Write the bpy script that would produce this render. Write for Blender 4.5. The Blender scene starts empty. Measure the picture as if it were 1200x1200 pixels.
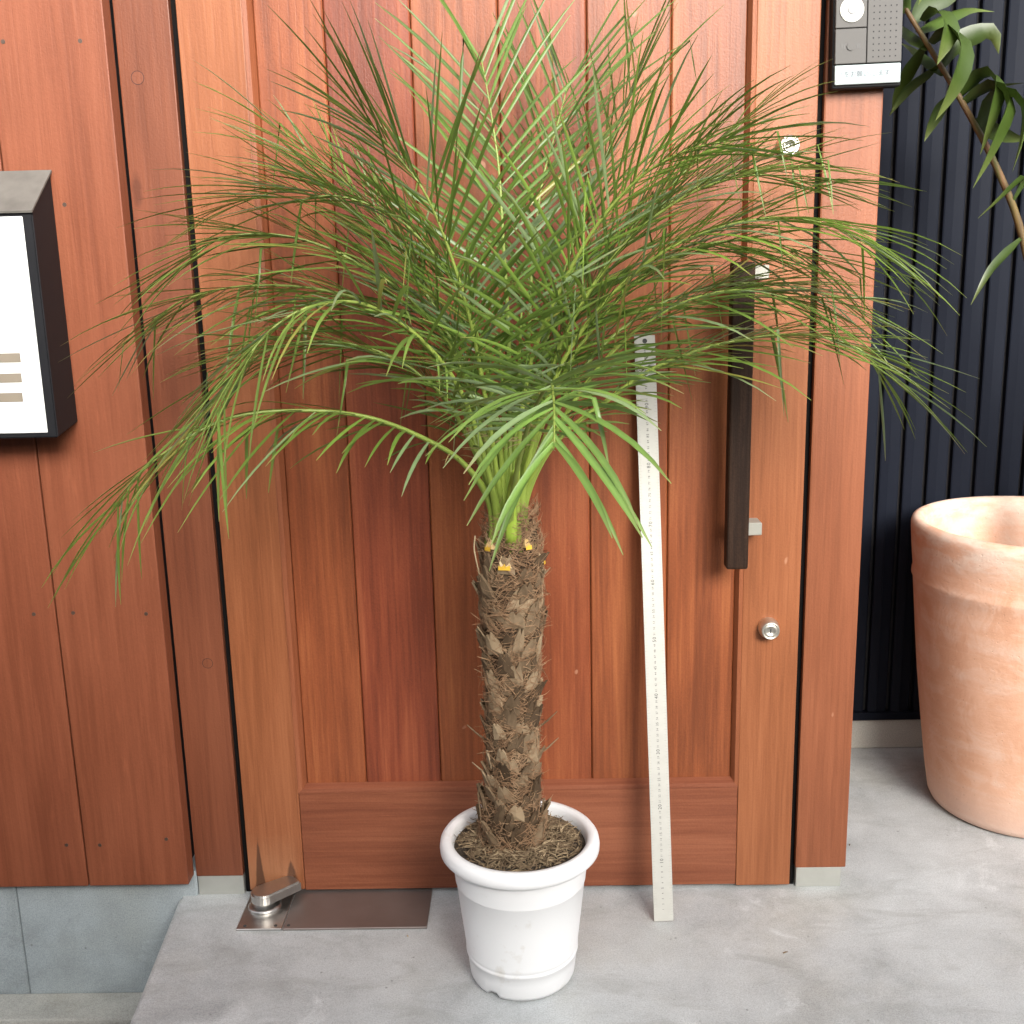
import bpy, bmesh, math, random
from mathutils import Vector, Matrix, Quaternion
random.seed(7)
S = bpy.context.scene
COL = S.collection
R = math.radians

# ---------------------------------------------------------------- camera, sky, sun, exposure
cam_d = bpy.data.cameras.new('camera')
cam = bpy.data.objects.new('camera', cam_d); COL.objects.link(cam)
cam_d.sensor_width = 36; cam_d.lens = 38.7; cam_d.clip_start = .02; cam_d.clip_end = 2000
cam.matrix_world = Matrix(((0.999655, 0.019731, 0.017361, 0), (0.012533, 0.222706, -0.974805, -1.85),
                           (-0.0231, 0.974686, 0.222381, 1.15), (0, 0, 0, 1)))
S.camera = cam
SUN_EL, SUN_ROT = 25, 163
W = bpy.data.worlds.new('World'); S.world = W; W.use_nodes = True
wn = W.node_tree.nodes; wl = W.node_tree.links
bg = wn['Background']; bg.inputs['Strength'].default_value = .125
sky = wn.new('ShaderNodeTexSky'); sky.sky_type = 'NISHITA'; sky.sun_disc = False
sky.sun_elevation = R(SUN_EL); sky.sun_rotation = R(SUN_ROT)
sky.dust_density = 3.0; sky.air_density = 1.0; sky.ozone_density = 1.0
hs = wn.new('ShaderNodeHueSaturation'); hs.inputs['Saturation'].default_value = .25
wl.new(sky.outputs[0], hs.inputs['Color']); wl.new(hs.outputs[0], bg.inputs['Color'])
sun_d = bpy.data.lights.new('sun', 'SUN'); sun_d.energy = 1.75; sun_d.angle = R(28); sun_d.color = (1, .965, .90)
sun = bpy.data.objects.new('sun', sun_d); COL.objects.link(sun)
sdir = Vector((math.sin(R(SUN_ROT)) * math.cos(R(SUN_EL)), math.cos(R(SUN_ROT)) * math.cos(R(SUN_EL)), math.sin(R(SUN_EL))))
sun.rotation_euler = sdir.to_track_quat('Z', 'Y').to_euler(); sun.location = sdir * 8
vs = S.view_settings; vs.view_transform = 'Standard'; vs.look = 'None'; vs.gamma = 1; vs.use_curve_mapping = False
vs.exposure = 1.62
S.cycles.max_bounces = 5; S.cycles.diffuse_bounces = 3; S.cycles.glossy_bounces = 2; S.cycles.transmission_bounces = 2
S.render.resolution_x = S.render.resolution_y = 1024

# ---------------------------------------------------------------- helpers
def tag(o, label, cat=None, group=None, kind=None):
    if label: o['label'] = label
    if cat: o['category'] = cat
    if group: o['group'] = group
    if kind: o['kind'] = kind
    return o
def thing(name, label, cat, loc=(0, 0, 0), group=None):
    o = bpy.data.objects.new(name, None); COL.objects.link(o); o.location = loc; o.empty_display_size = .05
    return tag(o, label, cat, group)
def link(name, me, mat, parent=None):
    if mat is not None and not me.materials: me.materials.append(mat)
    o = bpy.data.objects.new(name, me); COL.objects.link(o)
    if parent is not None:
        o.parent = parent
        if parent.type == 'EMPTY': o.matrix_parent_inverse = Matrix.Translation(-parent.location)
    return o
def mesh(name, verts, faces, mat, parent=None, smooth=False, attr=None):
    me = bpy.data.meshes.new(name); me.from_pydata(verts, [], faces); me.update()
    if smooth: me.polygons.foreach_set('use_smooth', [True] * len(me.polygons))
    if attr is not None:
        a = me.color_attributes.new('tint', 'FLOAT_COLOR', 'POINT')
        a.data.foreach_set('color', [c for v in attr for c in (*v, 1.0)])
    return link(name, me, mat, parent)
def bmobj(name, bm, mat, parent=None, smooth=False):
    me = bpy.data.meshes.new(name); bm.to_mesh(me); bm.free()
    if smooth: me.polygons.foreach_set('use_smooth', [True] * len(me.polygons))
    return link(name, me, mat, parent)
def box_bm(x0, x1, y0, y1, z0, z1, bev=.002, seg=1):
    bm = bmesh.new()
    bmesh.ops.create_cube(bm, size=1, matrix=Matrix.Translation(((x0+x1)/2, (y0+y1)/2, (z0+z1)/2)) @ Matrix.Diagonal((x1-x0, y1-y0, z1-z0, 1)))
    if bev: bmesh.ops.bevel(bm, geom=bm.edges[:], offset=bev, segments=seg, profile=.6, affect='EDGES', clamp_overlap=True)
    return bm
def box(name, x0, x1, y0, y1, z0, z1, mat, parent=None, bev=.002, seg=1):
    return bmobj(name, box_bm(x0, x1, y0, y1, z0, z1, bev, seg), mat, parent)
def lathe(name, prof, c, mat, parent=None, n=72, wob=0):
    v, f = [], []
    for i, (r, z) in enumerate(prof):
        for k in range(n):
            a = 2*math.pi*k/n; rr = r*(1+wob*math.sin(2*a+z*9)+wob*.6*math.sin(3*a+1+z*5))
            v.append((c[0]+rr*math.cos(a), c[1]+rr*math.sin(a), c[2]+z))
    for i in range(len(prof)-1):
        for k in range(n):
            k2 = (k+1) % n; f.append((i*n+k, i*n+k2, (i+1)*n+k2, (i+1)*n+k))
    return mesh(name, v, f, mat, parent, True)
def disc_bm(c, r, axis, depth, n=24, bev=.0):
    bm = bmesh.new()
    q = Vector((0, 0, 1)).rotation_difference(Vector(axis)).to_matrix().to_4x4()
    bmesh.ops.create_cone(bm, cap_ends=True, segments=n, radius1=r, radius2=r, depth=depth, matrix=Matrix.Translation(c) @ q)
    if bev:
        ed = [e for e in bm.edges if len(e.link_faces) == 2 and any(len(f.verts) > 4 for f in e.link_faces)]
        bmesh.ops.bevel(bm, geom=ed, offset=bev, segments=2, affect='EDGES')
    return bm
def disc(name, c, r, mat, parent=None, axis=(0, -1, 0), depth=.003, n=24, bev=0):
    return bmobj(name, disc_bm(c, r, axis, depth, n, bev), mat, parent)
def spline(pts, m):
    P = [Vector(p) for p in pts]; P = [P[0]*2-P[1]] + P + [P[-1]*2-P[-2]]
    d = []
    for i in range(1, len(P)-2):
        for k in range(24):
            t = k/24; a, b, c, e = P[i-1], P[i], P[i+1], P[i+2]
            d.append(.5*((2*b)+(c-a)*t+(2*a-5*b+4*c-e)*t*t+(3*b-a-3*c+e)*t**3))
    d.append(P[-2])
    L = [0]
    for i in range(1, len(d)): L.append(L[-1]+(d[i]-d[i-1]).length)
    out = []; j = 0
    for i in range(m):
        s = L[-1]*i/(m-1)
        while j < len(L)-2 and L[j+1] < s: j += 1
        u = (s-L[j])/max(1e-9, L[j+1]-L[j]); out.append(d[j].lerp(d[j+1], u))
    return out, L[-1]
def tube_data(pts, rad, n=6, flat=1.0):
    v, f = [], []; m = len(pts); prev = None
    for i, p in enumerate(pts):
        t = (pts[min(i+1, m-1)]-pts[max(i-1, 0)]).normalized()
        ref = prev if prev else (Vector((0, 0, 1)) if abs(t.z) < .9 else Vector((0, -1, 0)))
        u = (ref-t*ref.dot(t)).normalized(); w = t.cross(u); prev = u
        for k in range(n):
            a = 2*math.pi*k/n; v.append(tuple(p+(u*math.cos(a)*flat+w*math.sin(a))*rad[i]))
    for i in range(m-1):
        for k in range(n):
            k2 = (k+1) % n; f.append((i*n+k, i*n+k2, (i+1)*n+k2, (i+1)*n+k))
    f.append(tuple(range(n-1, -1, -1))); f.append(tuple((m-1)*n+k for k in range(n)))
    return v, f

# ---------------------------------------------------------------- materials
class M:
    def __init__(s, name, rough=.5, metal=0, spec=.5):
        s.m = bpy.data.materials.new(name); s.m.use_nodes = True
        s.n = s.m.node_tree.nodes; s.l = s.m.node_tree.links; s.b = s.n['Principled BSDF']
        s.b.inputs['Roughness'].default_value = rough; s.b.inputs['Metallic'].default_value = metal
        s.b.inputs['Specular IOR Level'].default_value = spec
    def node(s, t, **kw):
        n = s.n.new(t)
        for k, v in kw.items(): setattr(n, k, v)
        return n
    def put(s, sock, v):
        if isinstance(v, bpy.types.NodeSocket): s.l.new(v, sock)
        elif v is not None: sock.default_value = v
    def math(s, op, a, b=None, c=None, clamp=False):
        n = s.node('ShaderNodeMath', operation=op); n.use_clamp = clamp
        s.put(n.inputs[0], a); s.put(n.inputs[1], b)
        if c is not None: s.put(n.inputs[2], c)
        return n.outputs[0]
    def coord(s, scale=(1, 1, 1), rnd=0.0):
        tc = s.node('ShaderNodeTexCoord'); mp = s.node('ShaderNodeMapping'); mp.inputs['Scale'].default_value = scale
        src = tc.outputs['Object']
        if rnd:
            oi = s.node('ShaderNodeObjectInfo'); cb = s.node('ShaderNodeCombineXYZ')
            s.put(cb.inputs[0], s.math('MULTIPLY', oi.outputs['Random'], rnd)); s.put(cb.inputs[2], s.math('MULTIPLY', oi.outputs['Random'], rnd*1.7))
            va = s.node('ShaderNodeVectorMath', operation='ADD'); s.l.new(src, va.inputs[0]); s.l.new(cb.outputs[0], va.inputs[1]); src = va.outputs[0]
        s.l.new(src, mp.inputs[0]); return mp.outputs[0]
    def noise(s, vec, scale, detail=4, rough=.55, dist=0):
        n = s.node('ShaderNodeTexNoise'); s.l.new(vec, n.inputs['Vector']); n.inputs['Scale'].default_value = scale
        n.inputs['Detail'].default_value = detail; n.inputs['Roughness'].default_value = rough; n.inputs['Distortion'].default_value = dist
        return n.outputs[0]
    def voro(s, vec, scale, feat='F1'):
        n = s.node('ShaderNodeTexVoronoi', feature=feat); s.l.new(vec, n.inputs['Vector']); n.inputs['Scale'].default_value = scale
        return n.outputs['Distance']
    def ramp(s, fac, stops):
        n = s.node('ShaderNodeValToRGB'); e = n.color_ramp.elements
        while len(e) < len(stops): e.new(.5)
        for i, (p, c) in enumerate(stops): e[i].position = p; e[i].color = (*c, 1) if len(c) == 3 else c
        s.l.new(fac, n.inputs[0]); return n.outputs[0]
    def step(s, fac, a, b):
        n = s.node('ShaderNodeMapRange'); n.clamp = True; s.put(n.inputs[0], fac); n.inputs[1].default_value = a; n.inputs[2].default_value = b
        return n.outputs[0]
    def mix(s, fac, a, b, mode='MIX'):
        n = s.node('ShaderNodeMix', data_type='RGBA', blend_type=mode); s.put(n.inputs[0], fac)
        s.put(n.inputs[6], a if isinstance(a, bpy.types.NodeSocket) else (*a, 1)); s.put(n.inputs[7], b if isinstance(b, bpy.types.NodeSocket) else (*b, 1))
        return n.outputs[2]
    def color(s, c): s.put(s.b.inputs['Base Color'], c if isinstance(c, bpy.types.NodeSocket) else (*c, 1)); return s
    def bump(s, h, strength=.2, dist=.002):
        n = s.node('ShaderNodeBump'); n.inputs['Strength'].default_value = strength; n.inputs['Distance'].default_value = dist
        s.l.new(h, n.inputs['Height']); s.l.new(n.outputs[0], s.b.inputs['Normal']); return s
    def rough(s, v): s.put(s.b.inputs['Roughness'], v); return s
def plain(name, c, rough=.5, metal=0, var=.12, scale=40, spec=.5, bump=.0):
    m = M(name, rough, metal, spec); n = m.noise(m.coord(), scale, 5)
    m.color(m.mix(n, tuple(x*(1-var) for x in c), tuple(min(1, x*(1+var)) for x in c)))
    m.rough(m.math('MULTIPLY_ADD', n, .16, rough-.08))
    if bump: m.bump(n, bump, .001)
    return m.m
def wood(name, dark, mid, light, axis='z', rough=.46, knots=True, fine=1.0, coat=.10, stain=False):
    m = M(name, rough, 0, .30 if coat else .15); m.b.inputs['Coat Weight'].default_value = coat; m.b.inputs['Coat Roughness'].default_value = .40
    def sc(a, b): return (a, a, b) if axis == 'z' else (b, a, a)
    g = m.noise(m.coord(sc(1, .035), 9), 150, 3, .6, .4)
    st = m.noise(m.coord(sc(1, .05), 9), 22, 3, .5, .8)
    bl = m.noise(m.coord(sc(1, .35), 9), 5, 2, .55)
    fz = m.noise(m.coord((1, 1, 1), 9), 260, 1, .7)
    v = m.math('ADD', m.math('MULTIPLY', g, .34*fine), m.math('ADD', m.math('MULTIPLY', st, .36), m.math('ADD', m.math('MULTIPLY', bl, .3), m.math('MULTIPLY', fz, .1))))
    col = m.ramp(v, [(.36, tuple(x*.85 for x in dark)), (.47, dark), (.565, mid), (.70, light)])
    oi = m.node('ShaderNodeObjectInfo')
    hv = m.node('ShaderNodeHueSaturation'); m.l.new(col, hv.inputs['Color'])
    m.put(hv.inputs['Value'], m.math('MULTIPLY_ADD', oi.outputs['Random'], .16, .92)); m.put(hv.inputs['Hue'], m.math('MULTIPLY_ADD', oi.outputs['Random'], .010, .498))
    col = hv.outputs[0]; h = g
    if knots:
        kc = m.coord(sc(6.2, 1.7), 9); d = m.voro(kc, 1.0)
        wob = m.noise(m.coord((1, 1, 1), 9), 60, 0)
        d = m.math('ADD', d, m.math('MULTIPLY', wob, .03))
        core = m.math('SUBTRACT', 1, m.step(d, .045, .075)); halo = m.math('SUBTRACT', 1, m.step(d, .05, .2))
        col = m.mix(m.math('MULTIPLY', halo, .35), col, tuple(x*1.1 for x in mid)); col = m.mix(m.math('MULTIPLY', core, .6), col, tuple(x*.45 for x in dark))
    sc2 = m.step(m.noise(m.coord(sc(1, .12), 9), 95, 2, .6), .66, .76); col = m.mix(m.math('MULTIPLY', sc2, .10), col, tuple(min(1, x*1.9) for x in light))
    dk = m.step(m.noise(m.coord(sc(1, .25), 9), 9, 3, .6, .6), .56, .72); col = m.mix(m.math('MULTIPLY', dk, .14), col, tuple(x*.62 for x in dark))
    # worn specks where the stain has chipped
    sp = m.noise(m.coord((1, 1, .6), 9), 45, 1, .5); sp = m.step(sp, .80, .84)
    col = m.mix(m.math('MULTIPLY', sp, .5), col, (.5, .27, .17))
    if stain:   # old water marks rising from the foot of the hinge stile, and the pale wear between them
        sx = m.node('ShaderNodeSeparateXYZ'); m.l.new(m.coord(), sx.inputs[0]); nz = m.math('MULTIPLY', m.math('SUBTRACT', m.noise(m.coord(), 45, 3), .5), .016)
        pale = m.math('MULTIPLY', m.math('SUBTRACT', 1, m.step(m.math('ADD', sx.outputs[2], m.math('MULTIPLY', nz, 3)), .05, .13)), m.math('SUBTRACT', 1, m.step(sx.outputs[0], -.46, -.44)))
        col = m.mix(m.math('MULTIPLY', pale, .35), col, (.40, .20, .10))
        for x0, hw, hh in ((-.520, .0115, .125), (-.461, .020, .075)):
            d = m.math('ADD', m.math('ADD', m.math('DIVIDE', m.math('ABSOLUTE', m.math('SUBTRACT', sx.outputs[0], x0)), hw), m.math('DIVIDE', sx.outputs[2], hh)), m.math('MULTIPLY', nz, 25))
            col = m.mix(m.math('MULTIPLY', m.math('SUBTRACT', 1, m.step(d, .85, 1.05)), .72), col, (.030, .014, .009))
    m.color(col); m.rough(m.math('MULTIPLY_ADD', bl, .22, rough-.1)); m.bump(m.math('ADD', g, m.math('MULTIPLY', fz, .5)), .4, .0016)
    return m.m
def concrete(name, c, rough=.62, mott=.3, specks=True, bump=.15, gloss=.35):
    m = M(name, rough, 0, gloss); co = m.coord()
    a = m.noise(co, 2.2, 5, .6, .6); b = m.noise(co, 11, 6, .65, .3); f = m.noise(co, 160, 4, .7)
    v = m.math('ADD', m.math('MULTIPLY', a, .5), m.math('ADD', m.math('MULTIPLY', b, .38), m.math('MULTIPLY', f, .22)))
    col = m.ramp(v, [(.38, tuple(x*(1-mott) for x in c)), (.55, c), (.72, tuple(min(1, x*(1+mott*.7)) for x in c))])
    tint = m.step(m.noise(co, 3.1, 4, .6), .5, .72); col = m.mix(m.math('MULTIPLY', tint, .35), col, (c[0]*.98, c[1]*.9, c[2]*.76))
    if specks:
        d = m.voro(co, 38); k = m.noise(co, 24, 1)
        s1 = m.math('MULTIPLY', m.math('SUBTRACT', 1, m.step(d, .05, .11)), m.step(k, .56, .62))
        col = m.mix(m.math('MULTIPLY', s1, .6), col, (c[0]*.3, c[1]*.29, c[2]*.27))
        fl = m.step(m.noise(co, 75, 3, .7), .66, .74); col = m.mix(m.math('MULTIPLY', fl, .35), col, (c[0]*.5, c[1]*.5, c[2]*.5))
        wl_ = m.step(m.noise(co, 6.5, 6, .7, 1.0), .60, .74); col = m.mix(m.math('MULTIPLY', wl_, .60), col, (c[0]*1.5, c[1]*1.5, c[2]*1.5))
    grit = m.noise(co, 420, 2, .8); col = m.mix(.9, col, m.ramp(grit, [(.30, (.70, .70, .70)), (.5, (1, 1, 1)), (.7, (1.18, 1.18, 1.18))]), 'MULTIPLY')
    if specks:
        st = m.step(m.noise(m.coord((1, 2.6, 1)), 4.3, 5, .62, 1.4), .54, .68); col = m.mix(m.math('MULTIPLY', st, .30), col, (c[0]*.52, c[1]*.50, c[2]*.46))
    m.color(col); m.rough(m.math('MULTIPLY_ADD', b, .3, rough-.15)); m.bump(m.math('ADD', m.math('ADD', f, b), grit), bump, .0015)
    return m.m
WOOD_WALL = wood('stained_cladding', (0.19, 0.056, 0.025), (0.23, 0.07, 0.032), (0.275, 0.089, 0.042))
WOOD_JAMB = wood('stained_jamb', (0.15, 0.044, 0.021), (0.185, 0.056, 0.027), (0.22, 0.07, 0.034))
HS = ((.190, .054, .023), (.235, .069, .030), (.285, .090, .041))
WOOD_STILE = wood('stained_stile', *HS, knots=False, fine=1.2)
WOOD_HINGE = wood('stained_hinge_stile', HS[0], HS[1], HS[2], knots=False, fine=1.2, stain=True)
WOOD_RAIL = wood('stained_rail', (0.17, 0.048, 0.023), (0.21, 0.063, 0.03), (0.27, 0.09, 0.045), axis='x', knots=False, fine=1.2)
WOOD_PANEL = wood('stained_panel', (0.15, 0.034, 0.013), (0.215, 0.05, 0.019), (0.3, 0.084, 0.032), coat=.25)
WOOD_HANDLE = wood('dark_handle_wood', (.018, .0085, .0055), (.034, .016, .010), (.055, .027, .017), knots=False, rough=.6, coat=0)
DARK = plain('dark_void', (.012, .010, .010), .8)
CONC = concrete('porch_concrete', (.47, .485, .485), mott=.34, bump=.3)
CONC_F = concrete('foundation_concrete', (.345, .385, .40), .7, .32, gloss=.25)
CONC_R = concrete('rough_concrete', (.45, .44, .40), .85, .3, bump=.8, gloss=.2)
CONC_S = concrete('skirting_mortar', (.50, .48, .43), .8, .12, False)
ASPH = concrete('asphalt', (.075, .075, .075), .9, .3, bump=.7, gloss=.2)
STEEL = plain('brushed_steel', (.55, .53, .50), .36, 1, .12, 90)
STEEL_D = plain('worn_floor_plate', (.30, .26, .24), .45, .8, .3, 9)
ALU = plain('galvanised_shoe', (.50, .50, .46), .5, .6, .14, 30)
NICKEL = plain('nickel', (.66, .62, .54), .40, 1, .05)
RULER = plain('ruler_satin_steel', (.54, .53, .485), .5, .1, .08, 60, .35)
INK = plain('black_print', (.05, .05, .05), .6)
RULE_INK = plain('etched_marks', (.17, .165, .15), .5)
WHITE = plain('white_enamel', (.82, .83, .82), .35, 0, .03, 5)
BLACKP = plain('black_powder_coat', (.012, .012, .014), .55, 0, .3, 14, .2)
GREYPANEL = plain('grey_sheet', (.24, .20, .15), .6, 0, .1)
PLASTIC_W = None
SIDING = plain('dark_blue_siding', (.0065, .0085, .0150), .55, 0, .15, 6, .10)
SOIL = M('potting_soil', .95); _n = SOIL.noise(SOIL.coord(), 120, 5, .7)
SOIL.color(SOIL.ramp(_n, [(.35, (.025, .018, .012)), (.6, (.075, .053, .034)), (.8, (.15, .11, .07))])).bump(_n, 1.0, .006); SOIL = SOIL.m
def potplastic():
    m = M('white_pot_plastic', .38, 0, .5); co = m.coord()
    a = m.noise(co, 7, 5, .6); s = m.step(m.noise(co, 26, 4, .65), .62, .8)
    col = m.mix(a, (.78, .78, .78), (.84, .84, .84)); col = m.mix(m.math('MULTIPLY', s, .5), col, (.55, .50, .43))
    m.color(col); m.rough(m.math('MULTIPLY_ADD', a, .2, .3)); m.bump(a, .05, .002)
    m.b.inputs['Subsurface Weight'].default_value = .0
    return m.m
PLASTIC_W = potplastic()
def terracotta():
    m = M('terracotta', .82, 0, .25); co = m.coord((1, 1, 1)); st = m.coord((1, 1, .3))
    a = m.noise(st, 6, 5, .6, .5); b = m.noise(co, 14, 5, .65, 1.2); f = m.noise(co, 190, 3)
    rings = m.noise(m.coord((.6, .6, 14)), 2.2, 3, .5, .3)
    v = m.math('ADD', m.math('MULTIPLY', a, .6), m.math('ADD', m.math('MULTIPLY', b, .3), m.math('MULTIPLY', f, .08)))
    col = m.ramp(v, [(.36, (.66, .355, .225)), (.52, (.75, .44, .30)), (.68, (.80, .53, .39))])
    wh = m.step(m.math('ADD', m.math('MULTIPLY', b, .6), m.math('MULTIPLY', rings, .5)), .54, .72)
    col = m.mix(m.math('MULTIPLY', wh, .38), col, (.78, .62, .52))
    sx = m.node('ShaderNodeSeparateXYZ'); m.l.new(co, sx.inputs[0]); zn = m.math('ADD', sx.outputs[2], m.math('MULTIPLY', m.math('SUBTRACT', b, .5), .10))
    rimw = m.math('MULTIPLY', m.step(zn, .50, .60), m.step(m.noise(m.coord((1, 1, 3)), 9, 4, .65), .40, .62)); col = m.mix(m.math('MULTIPLY', rimw, .7), col, (.80, .68, .58))
    foot = m.math('SUBTRACT', 1, m.step(zn, .0, .10)); col = m.mix(m.math('MULTIPLY', foot, .5), col, (.76, .62, .55))
    scr = m.node('ShaderNodeTexWave', wave_type='BANDS', bands_direction='Z'); m.l.new(m.coord((.18, .18, 1)), scr.inputs['Vector']); scr.inputs['Scale'].default_value = 9; scr.inputs['Distortion'].default_value = 16; scr.inputs['Detail'].default_value = 4; scr.inputs['Detail Scale'].default_value = 1.3
    col = m.mix(m.math('MULTIPLY', m.step(scr.outputs['Fac'], .90, 1.0), .05), col, (.84, .70, .58))
    pit = m.math('SUBTRACT', 1, m.step(m.voro(co, 70), .05, .13)); col = m.mix(m.math('MULTIPLY', pit, .35), col, (.42, .25, .16))
    m.color(col); m.bump(m.math('ADD', m.math('ADD', f, m.math('MULTIPLY', rings, 1.5)), m.math('MULTIPLY', pit, -1.5)), .35, .0018)
    return m.m
TERRA = terracotta()
def leafmat(name, trans=.25, rough=.42):
    m = M(name, rough, 0, .5); at = m.node('ShaderNodeAttribute', attribute_name='tint')
    n = m.noise(m.coord((1, 1, 1)), 30, 3); col = m.mix(n, at.outputs['Color'], at.outputs['Color'])
    hv = m.node('ShaderNodeHueSaturation'); m.l.new(at.outputs['Color'], hv.inputs['Color']); m.put(hv.inputs['Value'], m.math('MULTIPLY_ADD', n, .5, .85)); hv.inputs['Hue'].default_value = .488; hv.inputs['Saturation'].default_value = 1.06
    m.color(hv.outputs[0]); m.rough(m.math('MULTIPLY_ADD', n, .25, rough-.1))
    t = m.node('ShaderNodeBsdfTranslucent'); m.l.new(hv.outputs[0], t.inputs['Color'])
    mx = m.node('ShaderNodeMixShader'); mx.inputs[0].default_value = trans
    m.l.new(m.b.outputs[0], mx.inputs[1]); m.l.new(t.outputs[0], mx.inputs[2]); m.l.new(mx.outputs[0], m.n['Material Output'].inputs[0])
    return m.m
LEAF = leafmat('palm_leaflet', .30, .36); RACHIS = leafmat('palm_rachis', .05); KLEAFM = leafmat('broad_leaflet', .15, .38)
def fibermat(name, a, b, c, scale=25):
    m = M(name, .85, 0, .2); oi = m.node('ShaderNodeObjectInfo'); n = m.noise(m.coord((1, 1, .4), 5), scale, 4, .65)
    v = m.math('ADD', m.math('MULTIPLY', n, .62), m.math('MULTIPLY', oi.outputs['Random'], .5))
    m.color(m.ramp(v, [(.38, a), (.55, b), (.8, c)])); m.bump(m.noise(m.coord((1, 1, .1), 5), 300, 3), .5, .001); return m.m
BARK = fibermat('palm_bark', (.045, .028, .016), (.105, .07, .041), (.20, .14, .085))
LEAFBASE = fibermat('old_leaf_base', (.075, .048, .027), (.165, .112, .066), (.32, .235, .145))
FIBRE = fibermat('palm_fibre', (.10, .053, .028), (.25, .148, .082), (.46, .32, .195), 60)
STRAW = fibermat('dry_roots', (.17, .12, .07), (.44, .33, .20), (.64, .52, .35), 50)
CUT = fibermat('fresh_cut_base', (.45, .30, .12), (.58, .42, .22), (.68, .55, .36), 70)
CUTY = plain('yellow_cut_flesh', (.68, .40, .03), .6, 0, .15, 90)
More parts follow.
